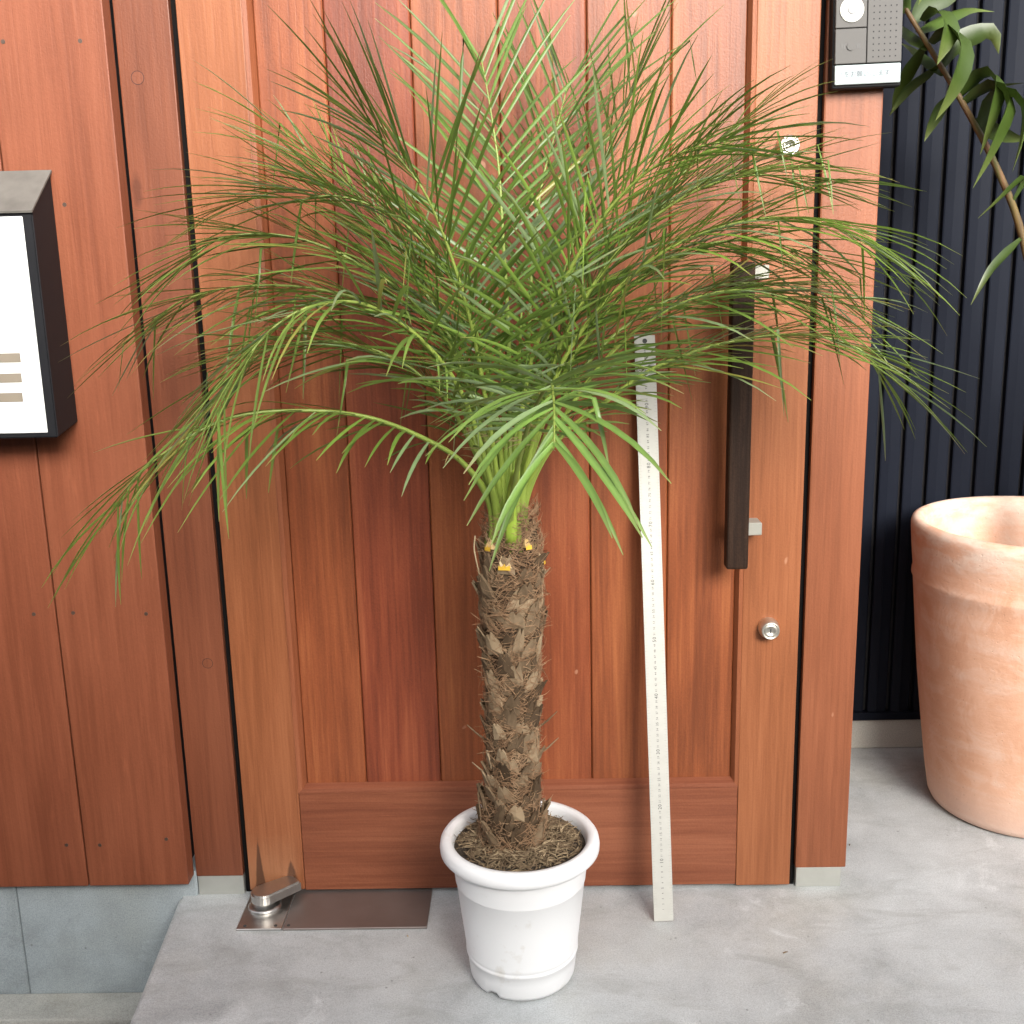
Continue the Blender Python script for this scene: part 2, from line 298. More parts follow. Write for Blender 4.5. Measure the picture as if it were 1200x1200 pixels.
FRONDS = {
  'low_left': [(-0.06,-0.26,0.801),(-0.094,-0.29,0.865),(-0.146,-0.31,0.906),(-0.224,-0.34,0.944),(-0.312,-0.37,0.959),(-0.397,-0.4,0.955),(-0.465,-0.43,0.924),(-0.512,-0.44,0.888),(-0.542,-0.445,0.848)],
  'front_left': [(-0.053,-0.27,0.809),(-0.088,-0.33,0.962),(-0.139,-0.38,1.049),(-0.203,-0.43,1.099),(-0.261,-0.47,1.102),(-0.309,-0.5,1.077),(-0.352,-0.53,1.024),(-0.374,-0.54,0.984)],
  'high_left': [(-0.047,-0.26,0.814),(-0.064,-0.3,0.982),(-0.086,-0.33,1.107),(-0.123,-0.36,1.224),(-0.16,-0.37,1.282),(-0.197,-0.38,1.324)],
  'mid_right': [(-0.021,-0.27,0.821),(-0.006,-0.31,0.97),(0.025,-0.34,1.071),(0.082,-0.38,1.178),(0.139,-0.41,1.244),(0.194,-0.44,1.275),(0.242,-0.46,1.284)],
  'arch_right': [(-0.012,-0.26,0.819),(0.025,-0.28,0.953),(0.073,-0.3,1.05),(0.153,-0.33,1.136),(0.228,-0.36,1.178),(0.312,-0.38,1.196),(0.379,-0.4,1.187),(0.428,-0.42,1.161)],
  'low_right': [(-0.009,-0.25,0.8),(0.036,-0.26,0.888),(0.111,-0.27,0.95),(0.183,-0.28,0.999),(0.277,-0.29,1.031),(0.381,-0.3,1.041),(0.456,-0.31,1.021),(0.487,-0.31,0.989)],
  'to_viewer': [(-0.032,-0.28,0.779),(-0.021,-0.36,0.858),(0.002,-0.46,0.955),(0.024,-0.56,1.008),(0.027,-0.65,1.0),(0.026,-0.7,0.961)],
  'b8': [(-0.028,-0.22,0.811),(-0.001,-0.17,1.005),(0.009,-0.15,1.144),(0.026,-0.13,1.262),(0.046,-0.12,1.33),(0.067,-0.11,1.403)],
  'b9': [(-0.056,-0.23,0.814),(-0.098,-0.25,1.002),(-0.166,-0.27,1.101),(-0.255,-0.29,1.164),(-0.332,-0.31,1.191),(-0.403,-0.33,1.19),(-0.448,-0.34,1.166)],
  'b10': [(-0.06,-0.24,0.803),(-0.113,-0.22,0.974),(-0.199,-0.2,1.075),(-0.298,-0.2,1.114),(-0.411,-0.2,1.123),(-0.501,-0.2,1.107),(-0.555,-0.2,1.077)],
  'b11': [(-0.013,-0.22,0.817),(0.04,-0.2,1.007),(0.118,-0.18,1.141),(0.208,-0.16,1.225),(0.297,-0.15,1.266),(0.372,-0.15,1.277)],
  'b12': [(-0.009,-0.23,0.806),(0.064,-0.22,0.97),(0.166,-0.2,1.067),(0.28,-0.19,1.107),(0.381,-0.19,1.105),(0.466,-0.2,1.085)],
  'b13': [(-0.041,-0.22,0.818),(-0.063,-0.17,1.007),(-0.092,-0.14,1.159),(-0.121,-0.12,1.285),(-0.145,-0.11,1.372)],
  'b14': [(-0.022,-0.22,0.818),(0.028,-0.17,1.03),(0.082,-0.14,1.205),(0.129,-0.12,1.315),(0.168,-0.11,1.412)],
  'b15': [(-0.047,-0.23,0.814),(-0.1,-0.2,1.01),(-0.184,-0.18,1.173),(-0.269,-0.17,1.273),(-0.337,-0.16,1.323)],
  'b16': [(-0.015,-0.22,0.818),(0.053,-0.2,1.032),(0.155,-0.18,1.19),(0.255,-0.17,1.29),(0.324,-0.16,1.342)],
  'b17': [(-0.054,-0.25,0.799),(-0.109,-0.29,0.945),(-0.177,-0.31,1.015),(-0.256,-0.33,1.046),(-0.333,-0.35,1.045),(-0.391,-0.36,1.019)],
  'b18': [(-0.013,-0.25,0.798),(0.049,-0.28,0.928),(0.121,-0.3,1.026),(0.199,-0.33,1.084),(0.276,-0.35,1.105),(0.351,-0.37,1.093)],
  'b19': [(-0.028,-0.23,0.82),(-0.028,-0.2,1.034),(-0.033,-0.19,1.182),(-0.037,-0.18,1.278),(-0.047,-0.17,1.362),(-0.058,-0.165,1.43)],
  'b20': [(-0.024,-0.24,0.822),(-0.008,-0.24,1.011),(0.028,-0.26,1.156),(0.076,-0.28,1.257),(0.099,-0.3,1.32)],
  'b22': [(-0.013,-0.24,0.809),(0.05,-0.25,0.986),(0.136,-0.26,1.1),(0.23,-0.27,1.16),(0.323,-0.28,1.169),(0.403,-0.29,1.144)],
  'b23': [(-0.015,-0.24,0.819),(0.038,-0.27,1.013),(0.121,-0.3,1.153),(0.211,-0.32,1.227),(0.297,-0.34,1.252),(0.367,-0.35,1.24)],
  'b24': [(-0.051,-0.24,0.812),(-0.092,-0.24,0.988),(-0.156,-0.23,1.124),(-0.239,-0.22,1.216),(-0.331,-0.21,1.254),(-0.406,-0.21,1.244)],
  'b21': [(-0.041,-0.24,0.822),(-0.06,-0.27,1.003),(-0.102,-0.3,1.124),(-0.167,-0.32,1.205),(-0.243,-0.34,1.238),(-0.301,-0.36,1.233)],
}
KRACHIS = [(1.081,0.37,0.548),(1.062,0.38,0.762),(1.027,0.38,0.969),(0.959,0.36,1.181),(0.889,0.34,1.311),(0.819,0.32,1.41),(0.754,0.31,1.499),(0.692,0.3,1.581),(0.647,0.29,1.648)]
KLEAF = [
  ([(0.729,0.305,1.556),(0.744,0.28,1.567),(0.758,0.26,1.537),(0.749,0.25,1.507),(0.739,0.25,1.473)],0.034),
  ([(0.747,0.305,1.517),(0.769,0.28,1.532),(0.785,0.26,1.499),(0.771,0.25,1.445),(0.742,0.25,1.378)],0.042),
  ([(0.77,0.31,1.479),(0.795,0.31,1.517),(0.834,0.31,1.534),(0.859,0.31,1.535),(0.867,0.3,1.497)],0.026),
  ([(0.811,0.32,1.429),(0.838,0.29,1.46),(0.855,0.27,1.442),(0.844,0.26,1.391),(0.83,0.26,1.318)],0.034),
  ([(0.818,0.32,1.414),(0.852,0.29,1.436),(0.876,0.27,1.412),(0.855,0.26,1.353),(0.821,0.26,1.26)],0.042),
  ([(0.852,0.33,1.369),(0.875,0.3,1.425),(0.905,0.28,1.404),(0.905,0.27,1.349),(0.895,0.27,1.287)],0.034),
  ([(0.711,0.305,1.553),(0.737,0.32,1.588),(0.779,0.33,1.601),(0.805,0.34,1.615),(0.828,0.34,1.609)],0.024),
  ([(0.721,0.31,1.539),(0.769,0.34,1.562),(0.807,0.36,1.58),(0.842,0.37,1.589),(0.886,0.38,1.584)],0.022),
  ([(0.735,0.31,1.518),(0.726,0.35,1.491),(0.722,0.38,1.466),(0.717,0.4,1.443),(0.714,0.41,1.413)],0.022),
  ([(0.76,0.31,1.482),(0.747,0.35,1.471),(0.732,0.38,1.455),(0.721,0.4,1.433),(0.712,0.42,1.408)],0.024),
  ([(0.798,0.32,1.438),(0.788,0.35,1.422),(0.782,0.37,1.397),(0.776,0.38,1.377),(0.769,0.38,1.355)],0.022),
  ([(0.743,0.31,1.509),(0.727,0.33,1.531),(0.714,0.35,1.549),(0.701,0.36,1.561),(0.685,0.37,1.566)],0.02),
  ([(0.774,0.31,1.464),(0.761,0.34,1.49),(0.748,0.37,1.513),(0.735,0.39,1.528),(0.718,0.4,1.538)],0.02),
  ([(0.84,0.33,1.388),(0.885,0.36,1.375),(0.923,0.38,1.364),(0.95,0.39,1.358),(0.978,0.4,1.355)],0.024),
  ([(0.783,0.31,1.458),(0.83,0.35,1.454),(0.879,0.38,1.454),(0.924,0.4,1.459),(0.964,0.41,1.461)],0.022),
  ([(0.962,0.36,1.172),(0.922,0.33,1.145),(0.886,0.31,1.114),(0.865,0.3,1.083),(0.848,0.3,1.048)],0.016),
  ([(0.932,0.35,1.233),(0.947,0.32,1.285),(0.915,0.3,1.267),(0.882,0.29,1.239),(0.846,0.29,1.207)],0.016),
  ([(0.699,0.3,1.572),(0.681,0.28,1.602),(0.689,0.26,1.614),(0.704,0.25,1.601),(0.7,0.25,1.573)],0.028),
]
# ---------------------------------------------------------------- ground and porch
g = mesh('ground', [(-300, -300, -.225), (300, -300, -.225), (300, 300, -.225), (-300, 300, -.225)], [(0, 1, 2, 3)], ASPH); tag(g, 'dark asphalt street level below the porch', None, None, 'structure')
bm = bmesh.new()
edge = lambda y: -.675 - .081*y
top = [bm.verts.new((edge(-1.6), -1.6, 0)), bm.verts.new((3, -1.6, 0)), bm.verts.new((3, .62, 0)), bm.verts.new((-.70, .62, 0)), bm.verts.new((-.70, .05, 0)), bm.verts.new((edge(.05), .05, 0))]
f = bm.faces.new(top); ex = bmesh.ops.extrude_face_region(bm, geom=[f])
bmesh.ops.translate(bm, verts=[v for v in ex['geom'] if isinstance(v, bmesh.types.BMVert)], vec=(0, 0, -.24))
bmesh.ops.recalc_face_normals(bm, faces=bm.faces[:])
be = [e for e in bm.edges if all(v.co.z > -.01 for v in e.verts)]
bmesh.ops.bevel(bm, geom=be, offset=.007, segments=3, affect='EDGES')
porch = bmobj('porch_floor', bm, CONC); tag(porch, 'smooth grey concrete porch slab', None, None, 'structure')
kerb = box('gutter_edge', -3.0, edge(-.02)-.0, -.082, .0, -.24, -.203, CONC_R, None, .006, 2); tag(kerb, 'rough pitted concrete strip at the foot of the foundation', None, None, 'structure')

w = thing('shade_wall', 'unseen dark stepped wall added to shade the lower door and planks', 'wall', (0, -3.7, -.225))  # unseen wall added as a light blocker, darkens door and planks towards the ground
NW = concrete('shade_wall_render', (.11, .10, .095), .85, .2, False)
box('wall_face', -9, .8, -3.95, -3.55, -.22, 2.3, NW, w, .01); box('coping', -9.05, .85, -3.99, -3.51, 2.301, 2.36, CONC_F, w, .005)
box('wall_face', .802, 9, -3.95, -3.55, -.22, 1.75, NW, w, .01); box('coping', .852, 9.05, -3.99, -3.51, 1.751, 1.81, CONC_F, w, .005)  # lower step on the right lets more sun reach that side
# ---------------------------------------------------------------- foundation under the cladding
t = thing('foundation_wall', 'grey concrete foundation wall under the plank cladding at lower left', 'wall', (-1.2, .05, -.24))
box('block', -3.0, -.986, .002, .2, -.24, .05, CONC_F, t, .003); box('block', -.984, -.6405, .0, .2, -.24, .05, CONC_F, t, .003)

# ---------------------------------------------------------------- plank cladding, left
t = thing('plank_wall', 'red-brown wooden plank cladding behind the white-fronted mailbox', 'wall', (-1.2, 0, .045))
box('wall_core', -3.0, -.66, .0, .14, .052, 2.75, DARK, t, 0)
xs = [-2.74, -2.55, -2.36, -2.17, -1.98, -1.79, -1.60, -1.41, -1.218, -1.022, -.828, -.642]
SCREWM = plain('screw_head', (.10, .07, .055), .5, .6)
SCR = [(-.867, .571), (-.798, .572), (-.671, .568), (-.860, .129), (-.799, .128), (-.676, .138), (-.803, 1.499), (-.683, 1.497), (-.735, 1.254), (-.990, .571), (-.990, .129)]
for a, b in zip(xs[:-1], xs[1:]):
    p = box('plank', a+.0012, b-.0012, -.036, -.016 if a < -.9 else -.001, .045, 2.75, WOOD_WALL, t, .0022, 2)
    for (x, z) in SCR:
        if a < x < b: disc('screw', (x, -.0361, z), .0034, SCREWM, p, depth=.0012, n=12)

# ---------------------------------------------------------------- door frame
GAP_SHADE = plain('gap_shade_black', (.006, .005, .005), .8, 0, .1, 40, .1)
t = thing('door_frame', 'red-brown wooden door frame with metal-shod jamb and post', 'door frame', (-.03, .05, 0))
j = box('jamb', -.640, -.552, 0, .12, .040, 2.75, WOOD_JAMB, t, .002, 2)
for (x, z, r) in [(-.611, 1.447, .0105), (-.583, .462, .0095)]:
    bm = bmesh.new(); n = 28
    for k in range(n):
        a0, a1 = 2*math.pi*k/n, 2*math.pi*(k+1)/n
        vs_ = [bm.verts.new((x+rr*math.cos(a), -.0006, z+rr*math.sin(a))) for rr, a in ((r, a0), (r*.93, a0), (r*.93, a1), (r, a1))]
        bm.faces.new(vs_)
    pl = disc('plug', (x, .0, z), r*.93, WOOD_JAMB, j, depth=.001, n=28); bmobj('plug_gap', bm, DARK, j)
box('shoe', -.639, -.553, .003, .1, .0, .040, ALU, t, .001)
p = box('post', .477, .570, 0, .12, .040, 2.75, WOOD_WALL, t, .0028, 2)
box('shoe', .479, .562, .002, .1, .0, .040, ALU, t, .001)
box('head', -.552, .477, .0, .12, 2.13, 2.3, WOOD_JAMB, t, .002)
box('gap_shade_strip', -.5518, -.5412, .012, .052, .0, 2.13, GAP_SHADE, t, 0); box('gap_shade_strip', .4672, .4768, .012, .052, .0, 2.13, GAP_SHADE, t, 0)  # black strips standing in for the deep shade of the door gaps
box('rebate', -.552, -.535, .055, .12, .0, 2.13, DARK, t, 0); box('rebate', .461, .477, .055, .12, .0, 2.13, DARK, t, 0)
w = thing('upper_wall', 'plain dark wooden wall above the door', 'wall', (0, .1, 2.3))
x = -.552
while x < .47: box('plank', x+.001, min(x+.147, .477)-.001, .004, .12, 2.3, 2.75, WOOD_WALL, w); x += .147
w = thing('return_wall', 'wooden side wall running back from the door post to the dark siding', 'wall', (.5, .35, 0))
for k in range(4): box('plank', .48, .545, .1215+k*.114, .1215+(k+1)*.114-.002, .0, 2.75, WOOD_WALL, w)

# ---------------------------------------------------------------- door leaf
t = thing('wooden_door', 'red-brown wooden plank door behind the potted palm', 'door', (-.037, .02, .008))
DT = 2.125
box('stile', -.541, -.4375, 0, .045, .010, DT, WOOD_HINGE, t, .0018, 2)
box('stile', .3675, .467, 0, .045, .006, DT, WOOD_STILE, t, .0018, 2)
box('bottom_rail', -.4370, .3670, .0008, .045, .008, .2060, WOOD_RAIL, t, .0012)
box('top_rail', -.4370, .3670, .0008, .045, 2.02, DT, WOOD_RAIL, t, .0012)
bx = [-.4235, -.3125, -.1755, -.0375, .1020, .2360, .3555]
for a, b in zip(bx[:-1], bx[1:]): box('panel_board', a+.0006, b-.0006, .012, .03, .212, 2.03, WOOD_PANEL, t, .0022)
box('panel_backing', -.43, .36, .031, .044, .2065, 2.019, DARK, t, 0)
def moulding(prof_pts, mat):   # mitred strip: outer edge flush with the frame, sloping back to the panel
    return mesh('moulding', prof_pts, [(0, 1, 2, 3), (3, 2, 4, 5), (0, 3, 5), (1, 4, 2), (0, 5, 4, 1)], mat, t)
x0, x1, xi0, xi1, z0, zi0, z1 = -.4372, .3672, -.4232, .3552, .2062, .2207, 2.02
def strip(o0, o1, i0, i1, mat):
    v = [(o0[0], -.0012, o0[1]), (o1[0], -.0012, o1[1]),
         (o1[0]+(i1[0]-o1[0])*.55, -.0002, o1[1]+(i1[1]-o1[1])*.55), (o0[0]+(i0[0]-o0[0])*.55, -.0002, o0[1]+(i0[1]-o0[1])*.55),
         (i1[0], .0118, i1[1]), (i0[0], .0118, i0[1]), (o0[0], .02, o0[1]), (o1[0], .02, o1[1]), (i1[0], .02, i1[1]), (i0[0], .02, i0[1])]
    me = bpy.data.meshes.new('moulding'); me.from_pydata(v, [], [(0, 1, 2, 3), (3, 2, 4, 5), (0, 6, 7, 1), (5, 4, 8, 9)]); link('moulding', me, mat, t)
strip((x0, z0), (x1, z0), (xi0, zi0), (xi1, zi0), WOOD_RAIL)
strip((x0, z1), (x0, z0), (xi0, z1), (xi0, zi0), WOOD_STILE)
strip((x1, z0), (x1, z1), (xi1, zi0), (xi1, z1), WOOD_STILE)
BRKT = plain('bracket_metal', (.34, .33, .29), .45, .3, .08)
# pull bar and its brackets
hb = box('pull_handle', .325, .3615, -.070, -.040, .637, 1.140, WOOD_HANDLE, t, .005, 3)
for zc in (.699, 1.124): box('bracket', .352, .3895, -.0385, -.0005, zc-.0115, zc+.0105, BRKT, hb, .0015)
def lock(x, z, tall):
    lk = lathe('lock_cylinder', [(.0185, 0), (.0185, .003), (.0178, .010), (.0155, tall), (.0135, tall+.0012), (.0128, tall-.0003), (.0112, tall-.0003), (.0108, tall+.0006), (.0075, tall+.0006), (.0072, tall), (.0001, tall)], (0, 0, 0), NICKEL, t, 40)
    for v in lk.data.vertices: c = v.co.copy(); v.co = (x+c.x, -.0003-c.z, z+c.y)
    lk.data.flip_normals(); lk.data.update()
    box('keyhole', x-.0012, x+.0012, -.0003-tall-.0006, -tall+.002, z-.004, z+.004, INK, lk, 0)
lock(.4210, 1.318, .018); lock(.4130, .511, .022)
# pivot arm at the foot of the hinge stile
bm = bmesh.new(); c0 = Vector((-.503, -.046)); c1 = Vector((-.452, -.004)); d = (c1-c0).normalized(); nrm = Vector((-d.y, d.x)); r = .0235
pts = []
for k in range(13):
    a = math.pi/2+math.pi*k/12; pts.append(c0+d*math.cos(a)*r+nrm*math.sin(a)*r)
pts += [c1-nrm*.018, c1+nrm*.018]
f = bm.faces.new([bm.verts.new((p_.x, p_.y, .020)) for p_ in pts]); ex = bmesh.ops.extrude_face_region(bm, geom=[f])
bmesh.ops.translate(bm, verts=[v for v in ex['geom'] if isinstance(v, bmesh.types.BMVert)], vec=(0, 0, .018))
bmesh.ops.recalc_face_normals(bm, faces=bm.faces[:])
bmesh.ops.bevel(bm, geom=[e for e in bm.edges if all(v.co.z > .03 for v in e.verts)], offset=.003, segments=2, affect='EDGES')
bmobj('pivot_arm', bm, STEEL, t)
t = thing('floor_hinge', 'worn steel floor-spring cover plate at the foot of the door', 'floor hinge', (-.37, -.06, .0))
box('cover_plate', -.4555, -.199, -.1165, .03, .0005, .0045, STEEL_D, t, .0007)
box('end_plate', -.539, -.4575, -.1155, .03, .0005, .0042, STEEL, t, .0007)
lathe('pivot_socket', [(.030, .004), (.030, .009), (.0275, .0115), (.022, .0115), (.0205, .008), (.0205, .019), (.0001, .019)], (-.503, -.046, 0), STEEL, t, 40)
for (x, y) in ((-.525, -.106), (-.47, -.106), (-.447, -.106)): disc('screw', (x, y, .0046), .003, INK, t, (0, 0, 1), .0008, 10)

# ---------------------------------------------------------------- mailbox
t = thing('mailbox', 'dark metal mailbox with white front panel and three slots on the planks', 'mailbox', (-.95, -.08, .88))
XL, XR = -1.16, -.752
prof = [(-.0365, .905), (-.121, .892), (-.121, 1.240), (-.0365, 1.302)]
v = [(XL, y, z) for y, z in prof]+[(XR, y, z) for y, z in prof]
bm = bmesh.new(); V = [bm.verts.new(c) for c in v]
for q in ((0, 1, 2, 3), (7, 6, 5, 4), (0, 4, 5, 1), (1, 5, 6, 2), (2, 6, 7, 3), (3, 7, 4, 0)): bm.faces.new([V[i] for i in q])
bmesh.ops.recalc_face_normals(bm, faces=bm.faces[:]); bmesh.ops.bevel(bm, geom=bm.edges[:], offset=.002, segments=2, affect='EDGES')
bmobj('body', bm, BLACKP, t)
HOOD = plain('dusty_hood', (.14, .13, .115), .7, 0, .5, 22, .3)
bm = bmesh.new()
V = [bm.verts.new(c) for c in [(XL-.002, -.1255, 1.2385), (XR+.0025, -.1255, 1.2385), (XR+.0025, -.0366, 1.3045), (XL-.002, -.0366, 1.3045)]]
f = bm.faces.new(V); ex = bmesh.ops.extrude_face_region(bm, geom=[f]); bmesh.ops.translate(bm, verts=[q for q in ex['geom'] if isinstance(q, bmesh.types.BMVert)], vec=(0, -.001, .003))
bmesh.ops.recalc_face_normals(bm, faces=bm.faces[:]); bmobj('hood', bm, HOOD, t)
pn = box('front_panel', XL+.016, XR-.0145, -.1245, -.1215, .9005, 1.2335, WHITE, t, .0012)
for z, x in ((1.0200, -.795), (.9885, -.797), (.9580, -.799)): box('slot', -1.05, x, -.1252, -.1246, z-.0072, z+.0072, GREYPANEL, pn, 0)

# ---------------------------------------------------------------- intercom
t = thing('intercom', 'grey door intercom with white camera ring fixed on the post', 'intercom', (.533, -.015, 1.405))
tilt = Matrix.Translation((.533, 0, 1.47)) @ Matrix.Rotation(R(1.2), 4, 'Y').inverted() @ Matrix.Translation((-.533, 0, -1.47))
IC_GREY = plain('intercom_grey', (.105, .10, .095), .6, 0, .06, 60, .2); IC_D = plain('intercom_black', (.010, .010, .011), .5, 0, .1, 40, .2)
LENS = plain('lens_glass', (.015, .015, .018), .08, 0, .05)
RINGW = plain('lens_ring', (.80, .79, .70), .4, 0, .03); PLATE = plain('label_plate', (.36, .41, .41), .5, 0, .05, 40, .2)
HINT = plain('faint_print', (.07, .068, .065), .5)
def ic(o):
    o.data.transform(tilt); return o
ic(box('housing', .4795, .5865, -.026, -.0005, 1.400, 1.575, IC_D, t, .0045, 3))
ic(box('camera_panel', .4825, .5300, -.031, -.0262, 1.4875, 1.572, IC_GREY, t, .0008))
ic(box('button_panel', .4825, .5300, -.031, -.0262, 1.4355, 1.4862, IC_GREY, t, .0008))
gr = ic(box('speaker_panel', .5313, .5843, -.031, -.0262, 1.4355, 1.572, IC_GREY, t, .0008))
lp = ic(box('label_plate', .4825, .5843, -.031, -.0262, 1.4050, 1.4338, PLATE, t, .003, 2))
rg = ic(disc('camera_ring', (.5065, -.0318, 1.513), .0180, RINGW, t, depth=.0035, n=48, bev=.0008))
ic(disc('lens', (.5065, -.0338, 1.513), .0072, LENS, rg, depth=.002, n=32, bev=.0007)); ic(disc('pupil', (.5065, -.0351, 1.512), .0032, NICKEL, rg, depth=.0008, n=20))
bt = ic(disc('call_button', (.5060, -.0316, 1.4605), .0065, IC_GREY, t, depth=.002, n=32, bev=.0007))
for s in (-1, 1):
    for q in (.010, .0135): ic(box('sound_mark', .5060+s*q-.0006, .5060+s*q+.0006, -.0313, -.0309, 1.4605-.0035, 1.4605+.0035, HINT, bt, 0))
for r_ in range(13):
    for c_ in range(5):
        ic(disc('speaker_hole', (.5405+c_*.0086, -.0311, 1.4438+r_*.0091), .0011, IC_D, gr, depth=.0006, n=8))
def text_mesh(body, size, shear=0):
    cu = bpy.data.curves.new('lettering', 'FONT'); cu.body = body; cu.size = size; cu.align_x = 'CENTER'; cu.align_y = 'CENTER'; cu.resolution_u = 2
    o = bpy.data.objects.new('lettering', cu); COL.objects.link(o); bpy.context.view_layer.update()
    me = bpy.data.meshes.new_from_object(o.evaluated_get(bpy.context.evaluated_depsgraph_get())); bpy.data.objects.remove(o); bpy.data.curves.remove(cu)
    return me
PEN = plain('faded_pen', (.09, .10, .125), .6)
me = text_mesh('! をお願い-します !', .0098)
me.transform(Matrix.Translation((.532, -.0314, 1.4195)) @ Matrix.Rotation(R(90), 4, 'X')); me.transform(tilt); me.materials.clear(); link('handwriting', me, PEN, lp)

# ---------------------------------------------------------------- dark ribbed siding, right rear
t = thing('ribbed_siding', 'dark blue ribbed metal siding behind the terracotta pot', 'wall', (1.2, .6, 0))
SY, ZB, ZT = .578, .098, 2.75
box('siding_backing', .50, 2.7, SY+.016, SY+.1, .079, ZT, DARK, t, 0)
pitch = .0535; x = .620-3*pitch+.012
prof = [(.0, .015), (.0005, .0015), (.0030, .0), (.0190, -.0040), (.0205, .0), (.0215, .0030), (.0420, .0005), (.0440, .0020), (.0445, .015)]
v = [(px_, SY+py_, ZB) for px_, py_ in prof]+[(px_, SY+py_, ZT) for px_, py_ in prof]
nP = len(prof); rib_me = bpy.data.meshes.new('rib'); rib_me.from_pydata(v, [], [(i, i+1, nP+i+1, nP+i) for i in range(nP-1)]); rib_me.materials.append(SIDING)
x = .50
while x < 2.6:
    o = link('rib', rib_me, SIDING, t); o.location.x = x+.0125; x += pitch
box('base_trim', .50, 2.7, SY-.006, SY+.015, .078, .097, SIDING, t, .0015)
sk = thing('concrete_skirting', 'pale mortar skirting strip below the dark siding', 'skirting', (1.2, .6, 0))
box('skirting_face', .546, 2.7, .588, .66, .0005, .0775, CONC_S, sk, .002)

# ---------------------------------------------------------------- terracotta planter
t = thing('terracotta_pot', 'large pale terracotta pot at right edge by the dark siding', 'pot', (1.04, .322, 0))
TC = (1.027, .322, 0)
lathe('body', [(.0001, .001), (.168, .001), (.176, .006), (.182, .018), (.192, .08), (.205, .18), (.217, .28), (.227, .38), (.234, .455), (.237, .487), (.2405, .495), (.2402, .502), (.2385, .510), (.243, .552), (.2462, .590), (.2468, .603), (.244, .6120), (.237, .6155), (.227, .614), (.220, .606), (.218, .580), (.215, .53), (.208, .46), (.2, .40)], TC, TERRA, t, 96, .0016)
n = 40; v = [(TC[0], TC[1], .44)]; fcs = []
for i in range(1, 9):
    for k in range(n): a = 2*math.pi*k/n; rr = .2065*i/8; v.append((TC[0]+rr*math.cos(a), TC[1]+rr*math.sin(a), .44+random.uniform(-.004, .006)))
for k in range(n): fcs.append((0, 1+k, 1+(k+1) % n))
for i in range(7):
    for k in range(n): k2 = (k+1) % n; fcs.append((1+i*n+k, 1+(i+1)*n+k, 1+(i+1)*n+k2, 1+i*n+k2))
mesh('soil', v, fcs, SOIL, t, True)
# ---------------------------------------------------------------- broad-leaved palm growing in the terracotta pot
def ribbon(pts, width, fold=.25, side_hint=None, nseg=8, tipw=.0):
    P, L = spline(pts, nseg+1); v, f = [], []; prev = side_hint
    for i, p in enumerate(P):
        t = (P[min(i+1, nseg)]-P[max(i-1, 0)]).normalized()
        s = prev - t*prev.dot(t); s.normalize(); prev = s; nn = t.cross(s)
        u = i/nseg; w = width*.5*min(1, .35+2.2*u)*(1-max(0, (u-.45)/.55)**1.6*(1-tipw)); w = max(w, .0004)
        v += [tuple(p-s*w+nn*fold*w), tuple(p), tuple(p+s*w+nn*fold*w)]
    for i in range(nseg):
        a = i*3; f += [(a, a+1, a+4, a+3), (a+1, a+2, a+5, a+4)]
    return v, f
t = thing('broad_leaved_palm', 'broad-leaved palm frond arching in front of the dark siding', 'palm', (1.081, .37, .44))
P, L = spline([(1.085, .37, .43)]+KRACHIS, 40)
v, f = tube_data(P, [.013*(1-.72*(i/39)) for i in range(40)], 8)
rc = mesh('stem', v, f, RACHIS, t, True, [(.115+.02*math.sin(i*.37), .085+.015*math.sin(i*.3), .035) for i in range(len(v))])
for pts, wd in KLEAF:
    v, f = ribbon(pts, wd*(1.45 if wd > .017 else 1.0), .35, Vector((1, .15, .1)), 10)
    g0 = random.uniform(.6, 1.0); at = []
    for i in range(len(v)):
        u = (i//3)/10; mid = (i % 3 == 1)
        c = Vector((.042, .075, .016))*g0*(1.25 if mid else 1); c = c.lerp(Vector((.17, .20, .07)), max(0, u-.6)*1.1); at.append(tuple(c))
    mesh('leaflet', v, f, KLEAFM, t, True, at)
v, f = tube_data([Vector((1.035, .33, .42)), Vector((1.075, .335, .52)), Vector((1.13, .345, .66))], [.020, .017, .014], 8); mesh('cane_base', v, f, BARK, t, True)
for (dx, dy, h, bend) in ((.05, .03, 1.0, .25), (.02, .06, 1.15, .5), (.09, -.02, .9, .7)):   # further canes of the same plant, right of the frame
    b0 = Vector((TC[0]+.03+dx*.5, TC[1]+dy, .43)); ptsk = [b0, b0+Vector((.06+dx, 0, h*.45)), b0+Vector((.16+bend*.3, -.02, h*.85)), b0+Vector((.34+bend*.5, -.03, h))]
    P, L = spline(ptsk, 16); v, f = tube_data(P, [.010*(1-.7*i/15) for i in range(16)], 6)
    mesh('stem', v, f, RACHIS, t, True, [(.16, .11, .045)]*len(v))
    for k in range(7, 16):
        for s in (-1, 1):
            tt = (P[k]-P[k-1]).normalized(); sd = Vector((0, s, 0)); e = P[k]+tt*.12+sd*.10+Vector((0, 0, -.03)); m_ = P[k]+tt*.07+sd*.06+Vector((0, 0, .03))
            v, f = ribbon([P[k], m_, e, e+tt*.03+Vector((0, 0, -.09))], .032, .3, tt.cross(sd).cross(sd).normalized(), 6)
            mesh('leaflet', v, f, KLEAFM, t, True, [(.045, .08, .018)]*len(v))

